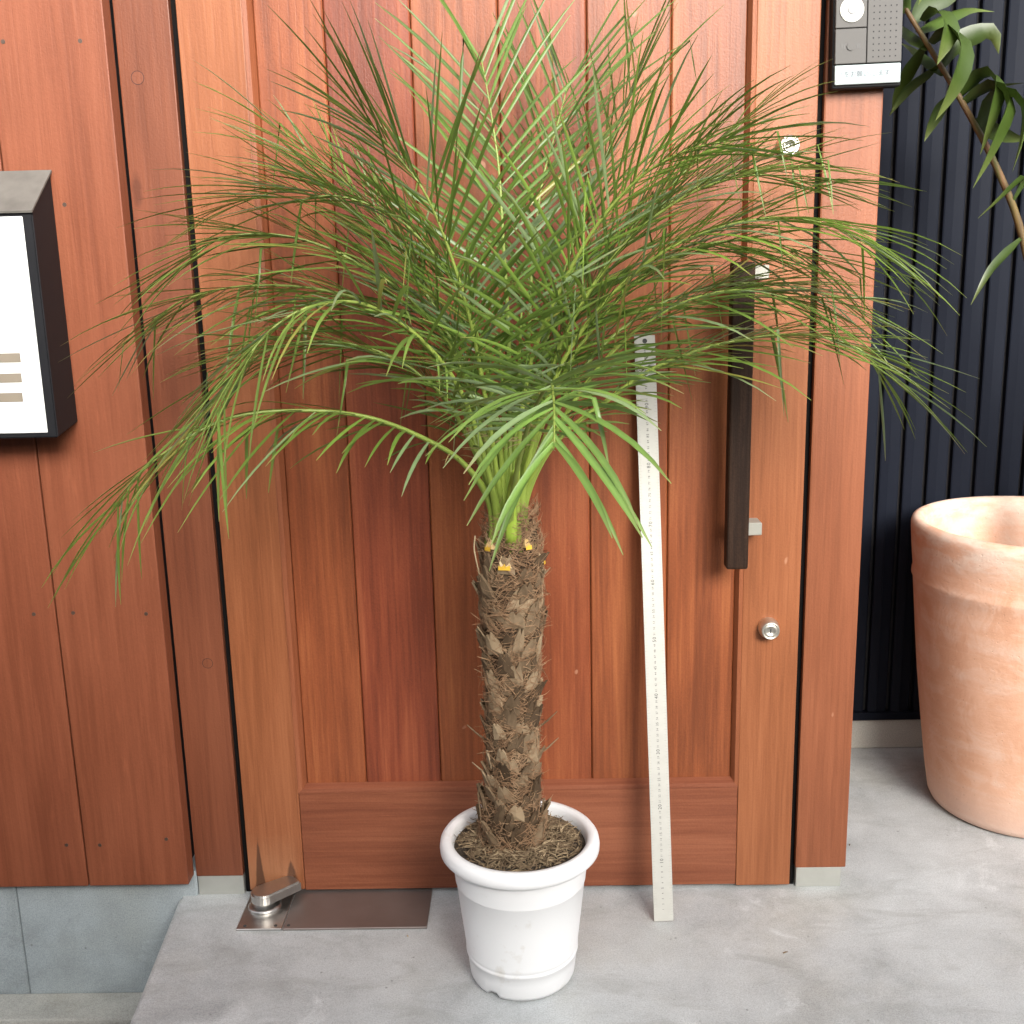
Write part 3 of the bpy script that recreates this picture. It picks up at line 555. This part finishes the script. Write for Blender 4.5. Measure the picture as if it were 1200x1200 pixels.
# ---------------------------------------------------------------- white nursery pot
t = thing('nursery_pot', 'white plastic nursery pot holding the tall palm', 'pot', (-.029, -.235, 0))
PC = (-.029, -.235, 0)
pot = lathe('body', [(.0001, .002), (.078, .002), (.0835, .004), (.0862, .010), (.0885, .030), (.0900, .046), (.0915, .0475), (.0922, .0500), (.0915, .0525), (.0905, .054), (.0915, .0565), (.0922, .0590), (.0918, .0610),
      (.0985, .120), (.1042, .1745), (.1052, .1758), (.1056, .1775), (.1058, .1800), (.1085, .205), (.1105, .216), (.1120, .221), (.1245, .224), (.1282, .2285), (.1287, .235), (.1275, .2425), (.1240, .2475), (.1180, .2495), (.1120, .2485), (.1085, .2445), (.1065, .235), (.103, .205), (.098, .15)], PC, PLASTIC_W, t, 112, .0012)
for vv in pot.data.vertices:   # drainage notches in the foot
    a = math.atan2(vv.co.y-PC[1], vv.co.x-PC[0])
    for a0 in (-2.16, -2.16+2.094, -2.16+4.189):
        if abs((a-a0+math.pi) % (2*math.pi)-math.pi) < .10 and .06 < math.hypot(vv.co.x-PC[0], vv.co.y-PC[1]) and vv.co.z < .0125: vv.co.z += .006
s_ = []; fcs = []; n = 56; rings = 14
s_.append((PC[0], PC[1], .235))
for i in range(1, rings+1):
    for k in range(n):
        a = 2*math.pi*k/n; u = i/rings; rr = .1062*u; s_.append((PC[0]+rr*math.cos(a), PC[1]+rr*math.sin(a), .231+.014*(1-u)+random.uniform(-.003, .0035)*(u < .99)))
for k in range(n): fcs.append((0, 1+k, 1+(k+1) % n))
for i in range(rings-1):
    for k in range(n): k2 = (k+1) % n; fcs.append((1+i*n+k, 1+(i+1)*n+k, 1+(i+1)*n+k2, 1+i*n+k2))
soil = mesh('soil', s_, fcs, SOIL, t, True)
def strands(name, gens, mat, parent, seg=4):
    V, F = [], []
    for (p, d, up, L, w, curl) in gens:
        p = Vector(p); d = Vector(d).normalized(); up = Vector(up).normalized(); sd = d.cross(up); sd = sd.normalized() if sd.length > 1e-4 else Vector((1, 0, 0))
        b0 = len(V); c = Vector(curl)
        for i in range(seg+1):
            u = i/seg; q = p+d*L*u+c*L*u*u; ww = w*(1-.65*u)
            V.append(tuple(q-sd*ww)); V.append(tuple(q+sd*ww)); V.append(tuple(q+up*ww*1.1))
            if i: a = b0+(i-1)*3; F += [(a, a+3, a+5, a+2), (a+2, a+5, a+4, a+1)]
    o = mesh(name, V, F, mat, parent, True); o['kind'] = 'stuff'; return o
gl = []
for k in range(1700):
    a = random.uniform(0, 6.283); r_ = .050+.052*random.random()**1.3; z = .2325+.014*(1-r_/.106)+random.uniform(.0, .007)*(1.6 if r_ < .075 else 1)
    th = random.uniform(0, 6.283); gl.append(((PC[0]+r_*math.cos(a), PC[1]+r_*math.sin(a), z), (math.cos(th), math.sin(th), random.uniform(-.1, .35)), (0, 0, 1), random.uniform(.008, .030), random.uniform(.0007, .0018), (random.uniform(-.4, .4), random.uniform(-.4, .4), random.uniform(-.3, 0))))
gl2 = [g_ for g_ in gl if math.hypot(g_[0][0]+g_[1][0]*g_[3]-PC[0], g_[0][1]+g_[1][1]*g_[3]-PC[1]) < .100]
strands('root_litter', gl2[::2], STRAW, soil, 3); strands('bark_litter', gl2[1::2], BARK, soil, 3)

# ---------------------------------------------------------------- the palm
t = thing('pygmy_date_palm', 'tall feathery green palm with fibrous trunk in the white pot', 'palm', (-.038, -.235, .23))
def axis(z): return Vector((-.040+.010*(z-.25)/.5, -.235, z))
def trad(z): return .0415+.004*math.sin(z*11)+(.006 if z < .30 else 0)-(.006*max(0, (z-.66)/.1) if z > .66 else 0)
v, f = [], []; n = 36; zz = [.225+i*.0135 for i in range(41)]
for z in zz:
    for k in range(n):
        a = 2*math.pi*k/n; rr = trad(z)*(.90+.09*random.random()); q = axis(z); v.append((q.x+rr*math.cos(a), q.y+rr*math.sin(a), z))
for i in range(len(zz)-1):
    for k in range(n): k2 = (k+1) % n; f.append((i*n+k, i*n+k2, (i+1)*n+k2, (i+1)*n+k))
f.append(tuple((len(zz)-1)*n+k for k in range(n)))
trunk = mesh('trunk', v, f, BARK, t, True)
def leaf_base_mesh(w, h, th, out, notch):
    # a torn wedge: broad foot, ragged top, curved round the trunk; local x = sideways, y = outward, z = up
    prof = [(-.5, 0), (-.46, .35), (-.33, .7), (-.16, .93+notch*.1), (-.03, .80-notch*.2), (.10, 1.0-notch*.15), (.22, .88), (.36, .62), (.47, .3), (.5, 0)]
    V = []
    for (a, b) in prof:
        o_ = out*b**1.5 - (a*w)**2*9; V.append((a*w, o_+th*(1-b*.75), b*h)); 
    for (a, b) in prof:
        o_ = out*b**1.5 - (a*w)**2*9; V.append((a*w*.95, o_-th*.5, b*h))
    V.append((0, th*1.5+out*.15, h*.3)); V.append((.02*w, th*1.1+out*.5, h*.65)); n_ = len(prof); c1_, c2_ = 2*n_, 2*n_+1
    F = [(0, 1, c1_), (1, 2, c1_), (2, c2_, c1_), (2, 3, c2_), (3, 4, c2_), (4, 5, c2_), (5, 6, c2_), (6, 7, c2_), (7, c1_, c2_), (7, 8, c1_), (8, 9, c1_), (9, 0, c1_)]
    F += [(i+1, i, n_+i, n_+i+1) for i in range(n_-1)]
    me = bpy.data.meshes.new('leaf_base'); me.from_pydata(V, [], F); me.materials.append(LEAFBASE); return me
lbm = [leaf_base_mesh(random.uniform(.017, .036), random.uniform(.022, .046), random.uniform(.002, .005), random.uniform(.003, .015), random.random()) for _ in range(18)]
Nb = 190
for k in range(Nb):
    z = .235+.485*k/Nb+random.uniform(-.004, .004); a = k*2.39996+random.uniform(-.25, .25); q = axis(z); rr = trad(z)*random.uniform(.92, 1.02)
    if z > .70 and math.cos(a+math.pi/2) > .9: continue
    o = link('leaf_base', random.choice(lbm), LEAFBASE, t)
    o.matrix_parent_inverse = Matrix.Identity(4)
    mloc = Vector((q.x+rr*math.cos(a), q.y+rr*math.sin(a), z))-t.location
    o.matrix_local = Matrix.Translation(mloc) @ Matrix.Rotation(a-math.pi/2+random.uniform(-.2, .2), 4, 'Z') @ Matrix.Rotation(random.uniform(-.32, .32), 4, 'Y') @ Matrix.Rotation(random.uniform(-.12, .1), 4, 'X')
gl = []
for k in range(6200):
    z = random.uniform(.232, .79); a = random.uniform(0, 6.283); q = axis(z); rr = trad(z)*random.uniform(.98, 1.16); e = Vector((math.cos(a), math.sin(a), 0)); tg = Vector((-math.sin(a), math.cos(a), 0))
    s = random.choice((-1, 1)); d = tg*s*random.uniform(.2, 1)+Vector((0, 0, random.uniform(-.5, .9)))+e*random.uniform(-.1, .28)
    L_ = random.uniform(.010, .034)
    gl.append((q+e*rr, d, e, L_, random.uniform(.00035, .0009), -e*random.uniform(.15, .6)*(L_/.03)+Vector((0, 0, random.uniform(-.3, .3)))))
for k in range(420):
    z = random.uniform(.25, .74); a = random.uniform(0, 6.283); q = axis(z); e = Vector((math.cos(a), math.sin(a), 0))
    gl.append((q+e*trad(z), e*.7+Vector((0, 0, random.uniform(.1, .9)))+Vector((-e.y, e.x, 0))*random.uniform(-.6, .6), e.cross(Vector((0, 0, 1))), random.uniform(.008, .026), random.uniform(.0004, .0011), Vector((0, 0, random.uniform(-.4, .4)))))
strands('fibres', gl, FIBRE, trunk, 4)
for (a, z, l) in ((.15, .43, .030), (.1, .385, .032), (3.0, .41, .030), (3.3, .36, .022), (-.2, .68, .018)):   # dry stalk ends sticking out
    q = axis(z)+Vector((math.cos(a), math.sin(a), 0))*.042; e = Vector((math.cos(a), math.sin(a)*.6, .75))
    v, f = tube_data([q, q+e*l*.5, q+e*l+Vector((0, 0, .003))], [.003, .0024, .0012], 6, .6); mesh('dry_stalk', v, f, LEAFBASE, t, True)
q = axis(.325)+Vector((-.046, -.02, 0)); v, f = tube_data(spline([q+Vector((-.004, 0, -.06)), q+Vector((-.006, 0, -.02)), q+Vector((-.008, 0, .01)), q+Vector((.0, 0, .026))], 9)[0], [.0011]*9, 5); mesh('dry_stalk', v, f, LEAFBASE, t, True)
q = axis(.70)+Vector((-.045, -.025, 0)); v, f = tube_data(spline([q+Vector((-.002, 0, -.015)), q+Vector((-.010, 0, .03)), q+Vector((-.008, 0, .052))], 9)[0], [.0012]*9, 5); mesh('dry_stalk', v, f, STRAW, t, True)
# freshly cut petiole bases near the crown
for (x, z, wd, h, rot) in ((-.040, .705, .020, .020, 0), (-.062, .732, .013, .018, -.4), (-.008, .735, .011, .016, .3), (.014, .703, .010, .018, .8)):
    a = math.atan2(-math.sqrt(max(.0001, .045**2-(x+.031)**2)), x+.031); e = Vector((math.cos(a), math.sin(a), 0)); tg = Vector((-e.y, e.x, 0)); b0 = axis(z)+e*.036; b0.z = z
    V = [b0-tg*wd*.6+e*.004, b0+tg*wd*.6+e*.004, b0+tg*wd*.5+e*.014+Vector((0, 0, h*.15)), b0-tg*wd*.5+e*.014+Vector((0, 0, h*.15)), b0-tg*wd*.3+e*.008+Vector((0, 0, h)), b0+tg*wd*.22+e*.008+Vector((0, 0, h*.8))]
    o = mesh('cut_leaf_base', [tuple(c) for c in V], [(0, 1, 2, 3), (3, 2, 5, 4), (0, 3, 4), (1, 5, 2), (0, 4, 5, 1)], CUT, t)
    c0 = V[2].lerp(V[3], .5)+e*.0006
    pts = [c0+tg*wd*.46+Vector((0, 0, -.003)), c0+tg*wd*.42+Vector((0, 0, h*.22))-e*.001, c0+tg*wd*.12+Vector((0, 0, h*.12))-e*.0005, c0+Vector((0, 0, h*.34))-e*.0016, c0-tg*wd*.2+Vector((0, 0, h*.1))-e*.0004, c0-tg*wd*.46+Vector((0, 0, h*.16))-e*.001, c0-tg*wd*.46+Vector((0, 0, -.003))]
    mesh('flesh', [tuple(c+e*.0012) for c in pts], [tuple(range(len(pts)))], CUTY, o)

CROWN = Vector((-.032, -.235, .80))
def leaflet_geo(p, d0, nrm, L, w, droop, kink, seg=6):
    v = []; q = p.copy(); d = d0.normalized(); step = L/seg; kk = random.choice((2, 3, 3, 4)) if kink else -1
    for i in range(seg+1):
        u = i/seg
        s = d.cross(nrm)
        s = s.normalized() if s.length > 1e-4 else Vector((1, 0, 0)); nn = s.cross(d)
        ww = w*.5*(.55+1.6*u if u < .28 else 1.0)*(1-max(0, (u-.55)/.45)**1.8*.86)
        for c in (q-s*ww+nn*ww*.55, q, q+s*ww+nn*ww*.55):
            if c.y > -.004: c.y = -.004
            v.append(c)
        if i == kk: d = (d*.25+Vector((random.uniform(-.1, .1), random.uniform(-.15, .1), -1))).normalized()
        else: d = (d+Vector((0, 0, -droop*(.25+u)/seg))).normalized()
        q = q+d*step
        if q.y > -.008: q.y = -.008; d.y = min(d.y, -.02)
    return v
LF = [(a, a+1, a+4, a+3) for a in range(0, 18, 3)]+[(a+1, a+2, a+5, a+4) for a in range(0, 18, 3)]
def lf_tint(base, seg=6):
    out = []; b = Vector(base)
    br = random.random() < .12
    for i in range(seg+1):
        u = i/seg; c = b*(1.0-.08*u)
        if u > .8: c = c.lerp(Vector((.30, .22, .10)), (u-.8)*(3.2 if br else 1.3))
        out += [tuple(c), tuple(c*1.25), tuple(c)]
    return out
def frond(pts, single, npair=44, Lmax=.225, hue=(.052, .105, .022), droop=(.15, .75), wide=.0050, start=.24, twist=0.0, r0=.0052, vee=.10, kinkp=.05, spread=.30):
    o_ = Vector((pts[0][0]-CROWN.x, pts[0][1]-CROWN.y, 0)); o_ = o_.normalized()*.033 if o_.length > .004 else Vector((0, 0, 0))
    pts = [(CROWN.x+o_.x, CROWN.y+o_.y, .728)]+list(pts); m = 64; P, L = spline(pts, m)
    v, f = tube_data(P, [r0*(1-.80*(i/(m-1)))+.0042*max(0, 1-i/(m*.2)) for i in range(m)], 6, .75)
    fr = mesh('frond', v, f, RACHIS, t, True, [tuple(Vector((.19, .28, .05)).lerp(Vector((.17, .23, .055)), min(1, .25+(i//6)/m))) for i in range(len(v))])
    V, F, A = [], [], []
    horiz = Vector((P[-1].x-CROWN.x, P[-1].y-CROWN.y, 0)); horiz = horiz.normalized() if horiz.length > .01 else Vector((0, -1, 0))
    for k in range(npair):
        u = start+(1-start)*(k/(npair-1))**.95
        for sgn in (-1, 1):
            uu = min(.999, max(.05, u+random.uniform(-.008, .008))); x = uu*(m-1); i = int(x); p = P[i].lerp(P[min(i+1, m-1)], x-i)
            T = (P[min(i+2, m-1)]-P[max(i-2, 0)]).normalized()
            N = Vector((0, 0, 1))-horiz*.45; N = (N-T*N.dot(T)); N = N.normalized() if N.length > .05 else Vector((0, 1, 0))
            if twist: N = Quaternion(T, twist) @ N
            Sd = T.cross(N)
            g = (uu-start)/(1-start)
            prof = .14+.3*g/.08 if g < .08 else (min(1.0, .45+.55*(g-.08)/.25) if g < .33 else 1-.25*((g-.33)/.67)**1.7)
            ll = Lmax*prof*random.uniform(.86, 1.1)
            if g < .06: ll = random.uniform(.014, .035)
            ang = R(70-36*g+random.uniform(-6, 6)); vv = vee+random.choice((-spread, 0, spread))+random.uniform(-.12, .12)
            d = T*math.cos(ang)+(Sd*sgn*math.cos(vv)+N*math.sin(vv))*math.sin(ang)
            wv = leaflet_geo(p, d, N, ll, wide*random.uniform(.8, 1.15)*(1 if g > .06 else .4), random.uniform(*droop), random.random() < kinkp and ll > .1)
            hc = Vector(hue)*random.uniform(.95, 1.8)
            if g < .06: hc = Vector((.30, .27, .12))
            elif random.random() < .16: hc = hc.lerp(Vector((.22, .29, .18)), .6)
            elif random.random() < .05: hc = hc.lerp(Vector((.28, .24, .07)), .6)
            tint = lf_tint(hc)
            if single: mesh('leaflet', [tuple(c) for c in wv], LF, LEAF, fr, True, tint)
            else:
                b = len(V); V += [tuple(c) for c in wv]; F += [tuple(b+j_ for j_ in q_) for q_ in LF]; A += tint
    if not single:
        o = mesh('leaflets', V, F, LEAF, fr, True, A); o['kind'] = 'stuff'
    return fr
SPEC = {  # single leaflets, options
 'low_left': (True, dict(vee=-.30, npair=34, Lmax=.22, droop=(.2, .9), hue=(.095, .165, .036))),
 'front_left': (True, dict(vee=-.12, npair=42, Lmax=.235, droop=(.2, .9), hue=(.105, .172, .042))),
 'high_left': (False, dict(npair=52, Lmax=.26, hue=(.088, .150, .034), droop=(.1, .5))),
 'mid_right': (False, dict(npair=52, Lmax=.24, hue=(.092, .155, .034), droop=(.1, .6))),
 'arch_right': (False, dict(vee=-.05, npair=54, Lmax=.235, hue=(.105, .175, .036), droop=(.15, .8))),
 'low_right': (True, dict(vee=-.1, npair=42, Lmax=.235, hue=(.092, .155, .036), droop=(.05, .6), spread=.2)),
 'b8': (False, dict(npair=36, Lmax=.27, hue=(.070, .120, .034), droop=(.05, .4))),
 'b14': (False, dict(npair=30, Lmax=.24, hue=(.062, .112, .028), droop=(.05, .4))),
 'b19': (False, dict(npair=30, Lmax=.25, hue=(.062, .112, .028), droop=(.05, .5))),
 'b16': (False, dict(npair=40, Lmax=.19, hue=(.070, .122, .028), droop=(.1, .6))),
 'to_viewer': (True, dict(npair=26, Lmax=.20, hue=(.095, .17, .042), droop=(.5, 1.1), start=.42, wide=.0078)),
}
for k_, pts in FRONDS.items():
    if k_ in ('b13', 'b20'): continue
    single, kw = SPEC.get(k_, (False, dict(npair=40, Lmax=.235, hue=(.078, .132, .032), droop=(.0, .6))))
    if k_ in ('b9', 'b10', 'b12', 'b17', 'b18', 'b22'): kw = dict(kw, vee=-.15)
    frond(pts, single, **kw)
for (dx, dz, dy) in ((-.004, .16, -.005), (.012, .20, .01), (-.015, .13, .012)):   # young unopened spears
    P, L = spline([CROWN+Vector((dx*.3, 0, -.04)), CROWN+Vector((dx, dy, dz*.5)), CROWN+Vector((dx*2, dy*2, dz*1.4))], 14)
    v, f = tube_data(P, [.006*(1-.75*i/13) for i in range(14)], 6); mesh('spear', v, f, RACHIS, t, True, [(.19, .29, .06)]*len(v))
v, f = tube_data(spline([(-.030, -.275, .745), (-.029, -.282, .79), (-.027, -.30, .83), (-.02, -.35, .865)], 10)[0], [.0098, .0092, .0085, .0078, .0072, .0068, .0064, .0062, .006, .006], 8, .6)
mesh('petiole', v, f, RACHIS, t, True, [(.24, .36, .06)]*len(v))

# ---------------------------------------------------------------- steel ruler leaning on the door
t = thing('steel_ruler', 'long pale steel ruler leaning upright against the door', 'ruler', (.221, -.103, 0))
b0 = Vector((.221, -.103, .0015)); tp = Vector((.1935, -.0045, 1.026)); U = (tp-b0).normalized(); X = Vector((1, 0, 0)); X = (X-U*X.dot(U)).normalized(); NN = X.cross(U)  # NN toward the viewer
if NN.y > 0: NN = -NN
RM = Matrix(((X.x, U.x, NN.x, b0.x), (X.y, U.y, NN.y, b0.y), (X.z, U.z, NN.z, b0.z), (0, 0, 0, 1)))
bm = box_bm(-.0172, .0172, 0, 1.028, -.0008, .0008, .0003); bm.transform(RM); bl_ = bmobj('blade', bm, RULER, t)
V, F = [], []
def tick(x0_, x1_, y, w_):
    b = len(V); V.extend([(x0_, y-w_, .00095), (x1_, y-w_, .00095), (x1_, y+w_, .00095), (x0_, y+w_, .00095)]); F.append((b, b+1, b+2, b+3))
for k in range(0, 1001, 5):
    y = .012+k*.001; ln = .0055 if k % 10 == 0 else .003; tick(-.0168, -.0168+ln, y, .00007); tick(.0168-ln, .0168, y, .00007)
mk = mesh('graduations', [tuple(RM @ Vector(c)) for c in V], F, RULE_INK, t); mk['kind'] = 'stuff'
dig = [text_mesh(str(d_), 1) for d_ in range(10)]
V, F = [], []
for c in range(1, 100):
    s = str(c); size = .0088 if c % 10 == 0 else (.0062 if c % 5 == 0 else .0048)
    for i, ch in enumerate(s):
        me = dig[int(ch)]; off = (i-(len(s)-1)/2)*.58*size; b = len(V)
        for vv in me.vertices: V.append((-vv.co.y*size, .012+c*.01+vv.co.x*size+off, .00095))
        F += [tuple(b+i_ for i_ in p_.vertices) for p_ in me.polygons]
o = mesh('numerals', [tuple(RM @ Vector(c)) for c in V], F, INK, t); o['kind'] = 'stuff'
for me in dig: bpy.data.meshes.remove(me)
disc('hang_hole', tuple(RM @ Vector((0, 1.019, .0009))), .004, INK, t, tuple(NN), .0004, 16)
# a few dry bits on the concrete
for i, (x, y, a, l) in enumerate(((.41, -.20, .4, .010), (.62, .145, 1.2, .007), (-.23, -.14, 2.0, .006))):
    v, f = tube_data([Vector((x, y, .0014)), Vector((x+math.cos(a)*l*.5, y+math.sin(a)*l*.5, .0022)), Vector((x+math.cos(a)*l, y+math.sin(a)*l, .0012))], [.0010, .0012, .0004], 5)
    o = mesh('dry_twig', v, f, STRAW, None, True)
    tag(o, ('tiny dry twig on the concrete right of the ruler', 'tiny dry twig on the concrete near the terracotta pot', 'tiny dry twig on the concrete in front of the floor plate')[i], 'twig', 'dry bits on the porch')
